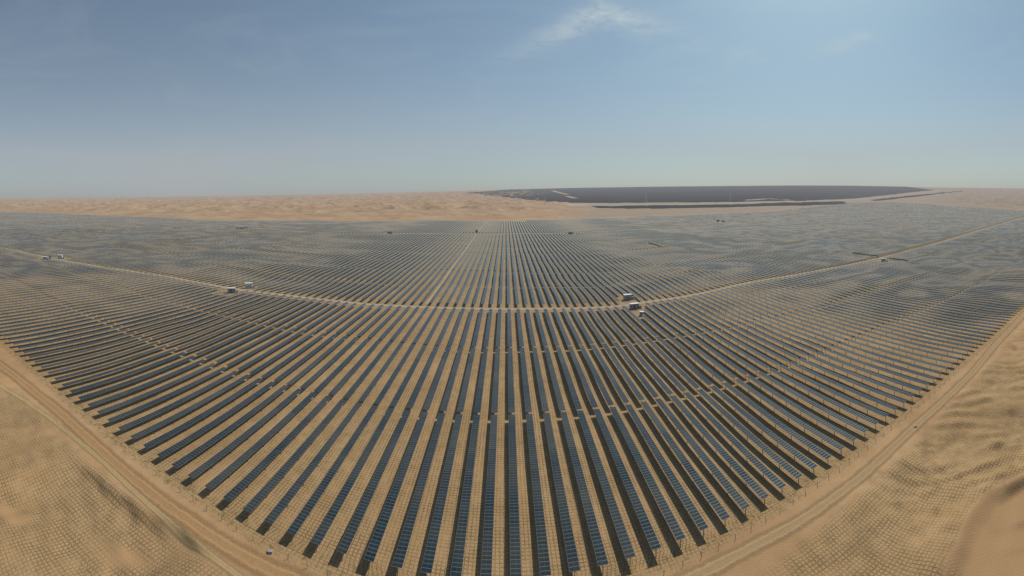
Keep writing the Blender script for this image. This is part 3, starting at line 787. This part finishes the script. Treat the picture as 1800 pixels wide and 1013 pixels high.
# ---------------------------------------------------------------- sky, sun, haze, camera --
SUN_AZ, SUN_EL = math.radians(43), math.radians(47)
w = bpy.data.worlds.new('World'); scene.world = w; w.use_nodes = True
nt = w.node_tree; nt.nodes.clear(); g = NT(nt)
sky = g.n('ShaderNodeTexSky', sky_type='NISHITA', sun_disc=False)
sky.sun_elevation = SUN_EL; sky.sun_rotation = SUN_AZ
sky.altitude = 1200; sky.air_density = 1.0; sky.dust_density = 2.8; sky.ozone_density = 1.4
dirv = g.n('ShaderNodeTexCoord').outputs['Generated']
dx, dy, dz = g.sep(dirv)
az = g.math('ARCTAN2', dx, dy)
tv = g.math('DIVIDE', dz, g.math('SQRT', g.math('ADD', g.math('MULTIPLY', dx, dx), g.math('MULTIPLY', dy, dy))))
def wisp(a0, v0, sl, sr, wl, wr, wid, amp, seed):
    da = g.math('SUBTRACT', az, a0)
    l = g.math('MAXIMUM', g.math('MULTIPLY', da, -1.0), 0.0); r = g.math('MAXIMUM', da, 0.0)
    vc = g.math('SUBTRACT', g.math('SUBTRACT', v0, g.math('MULTIPLY', l, sl)), g.math('MULTIPLY', r, sr))
    nz = g.noise(g.comb(g.math('MULTIPLY', az, 9.0), g.math('MULTIPLY', tv, 30.0), seed), 1.0, 6, 0.62, 0.6).outputs[0]
    nz2 = g.noise(g.comb(g.math('MULTIPLY', az, 30.0), g.math('MULTIPLY', tv, 60.0), seed + 5), 1.0, 4, 0.6, 1.0).outputs[0]
    vv = g.math('ADD', tv, g.math('MULTIPLY', g.math('SUBTRACT', nz, 0.5), 0.035))
    e = g.math('DIVIDE', g.math('SUBTRACT', vv, vc), wid)
    q = g.math('ADD', g.math('DIVIDE', l, wl), g.math('DIVIDE', r, wr))
    ex = g.math('EXPONENT', g.math('MULTIPLY', g.math('ADD', g.math('MULTIPLY', e, e), g.math('MULTIPLY', q, q)), -1.0))
    return g.math('MULTIPLY', g.math('MULTIPLY', ex, g.ramp(g.math('ADD', g.math('MULTIPLY', nz, .6), g.math('MULTIPLY', nz2, .4)), 0.27, 0.64)), amp)
cl = g.math('ADD', wisp(.228, .432, .47, .29, .16, .18, .032, .62, 3.0), g.math('ADD', wisp(.85, .365, .35, .2, .10, .05, .018, .28, 8.0), wisp(.58, .33, .3, .4, .05, .05, .022, .20, 12.0)), clamp=True)
broad = g.ramp(g.noise(g.comb(g.math('MULTIPLY', az, 2.6), g.math('MULTIPLY', tv, 9.0), 2.0), 1.0, 7, 0.62, 1.2).outputs[0], 0.42, 0.80)
cl = g.math('ADD', cl, g.math('MULTIPLY', broad, 0.08), clamp=True)
gm = g.n('ShaderNodeHueSaturation'); gm.inputs['Saturation'].default_value = 1.1; g.set(gm.inputs['Color'], sky.outputs[0])
tint = g.vmath('MULTIPLY', gm.outputs[0], (0.78, 1.13, 1.09))
col = g.mix(cl, tint, rgb(8.5, 9.6, 9.4))
bg = g.n('ShaderNodeBackground'); g.set(bg.inputs['Color'], col); bg.inputs['Strength'].default_value = 0.076
wo = g.n('ShaderNodeOutputWorld'); nt.links.new(bg.outputs[0], wo.inputs[0])

sl = bpy.data.lights.new('sun', 'SUN'); sl.energy = 4.6; sl.angle = math.radians(0.5); sl.color = (1.0, 0.945, 0.86)
so = bpy.data.objects.new('sun', sl); COL.objects.link(so)
sd = Vector((math.sin(SUN_AZ) * math.cos(SUN_EL), math.cos(SUN_AZ) * math.cos(SUN_EL), math.sin(SUN_EL)))
so.rotation_euler = sd.to_track_quat('Z', 'Y').to_euler(); so.location = (0, 0, 300)

def haze():
    m, nt, out = new_mat('dust_haze')
    # airlight of thin dust: extinction plus its own even glow
    v = nt.nodes.new('ShaderNodeVolumeAbsorption'); v.inputs['Color'].default_value = (0, 0, 0, 1); v.inputs['Density'].default_value = 9.5e-5
    e = nt.nodes.new('ShaderNodeEmission'); e.inputs[0].default_value = (0.425, 0.428, 0.452, 1); e.inputs[1].default_value = 9.5e-5
    a = nt.nodes.new('ShaderNodeAddShader'); nt.links.new(v.outputs[0], a.inputs[0]); nt.links.new(e.outputs[0], a.inputs[1])
    nt.links.new(a.outputs[0], out.inputs['Volume'])
    b = MB(); b.box(-12000, 12000, -9000, 12000, -150, 1500)
    o = b.build('haze', m); tag(o, 'thin dusty haze lying over the desert', kind='structure')
haze()

cam = bpy.data.cameras.new('camera'); co = bpy.data.objects.new('camera', cam); COL.objects.link(co); scene.camera = co
t0 = (900 - CX_PX) / F_PX; rl = -0.0109
fw = Vector((math.sin(t0), math.cos(t0), 0)); r0 = Vector((math.cos(t0), -math.sin(t0), 0)); u0 = Vector((0, 0, 1))
rr = r0 * math.cos(rl) + u0 * math.sin(rl); uu = u0 * math.cos(rl) - r0 * math.sin(rl)
mw = Matrix.Identity(4)
for i in range(3): mw[i][0], mw[i][1], mw[i][2] = rr[i], uu[i], -fw[i]
mw.translation = (0, 0, CAM_H); co.matrix_world = mw
cam.type = 'PANO'; cam.clip_start = 0.5; cam.clip_end = 60000
cam.panorama_type = 'CENTRAL_CYLINDRICAL'
cam.central_cylindrical_range_u_min = -900 / F_PX; cam.central_cylindrical_range_u_max = 900 / F_PX
cam.central_cylindrical_range_v_min = (339.6 - 1013) / F_PX; cam.central_cylindrical_range_v_max = 339.6 / F_PX
cam.central_cylindrical_radius = 1.0

scene.render.engine = 'CYCLES'
scene.view_settings.view_transform = 'Standard'; scene.view_settings.look = 'None'; scene.view_settings.exposure = 0
cy = scene.cycles
cy.max_bounces = 4; cy.diffuse_bounces = 1; cy.glossy_bounces = 2; cy.transparent_max_bounces = 12; cy.volume_bounces = 0
cy.use_denoising = False; cy.use_adaptive_sampling = False; cy.caustics_reflective = False; cy.caustics_refractive = False; cy.sample_clamp_indirect = 4
scene.cycles.use_fast_gi = False
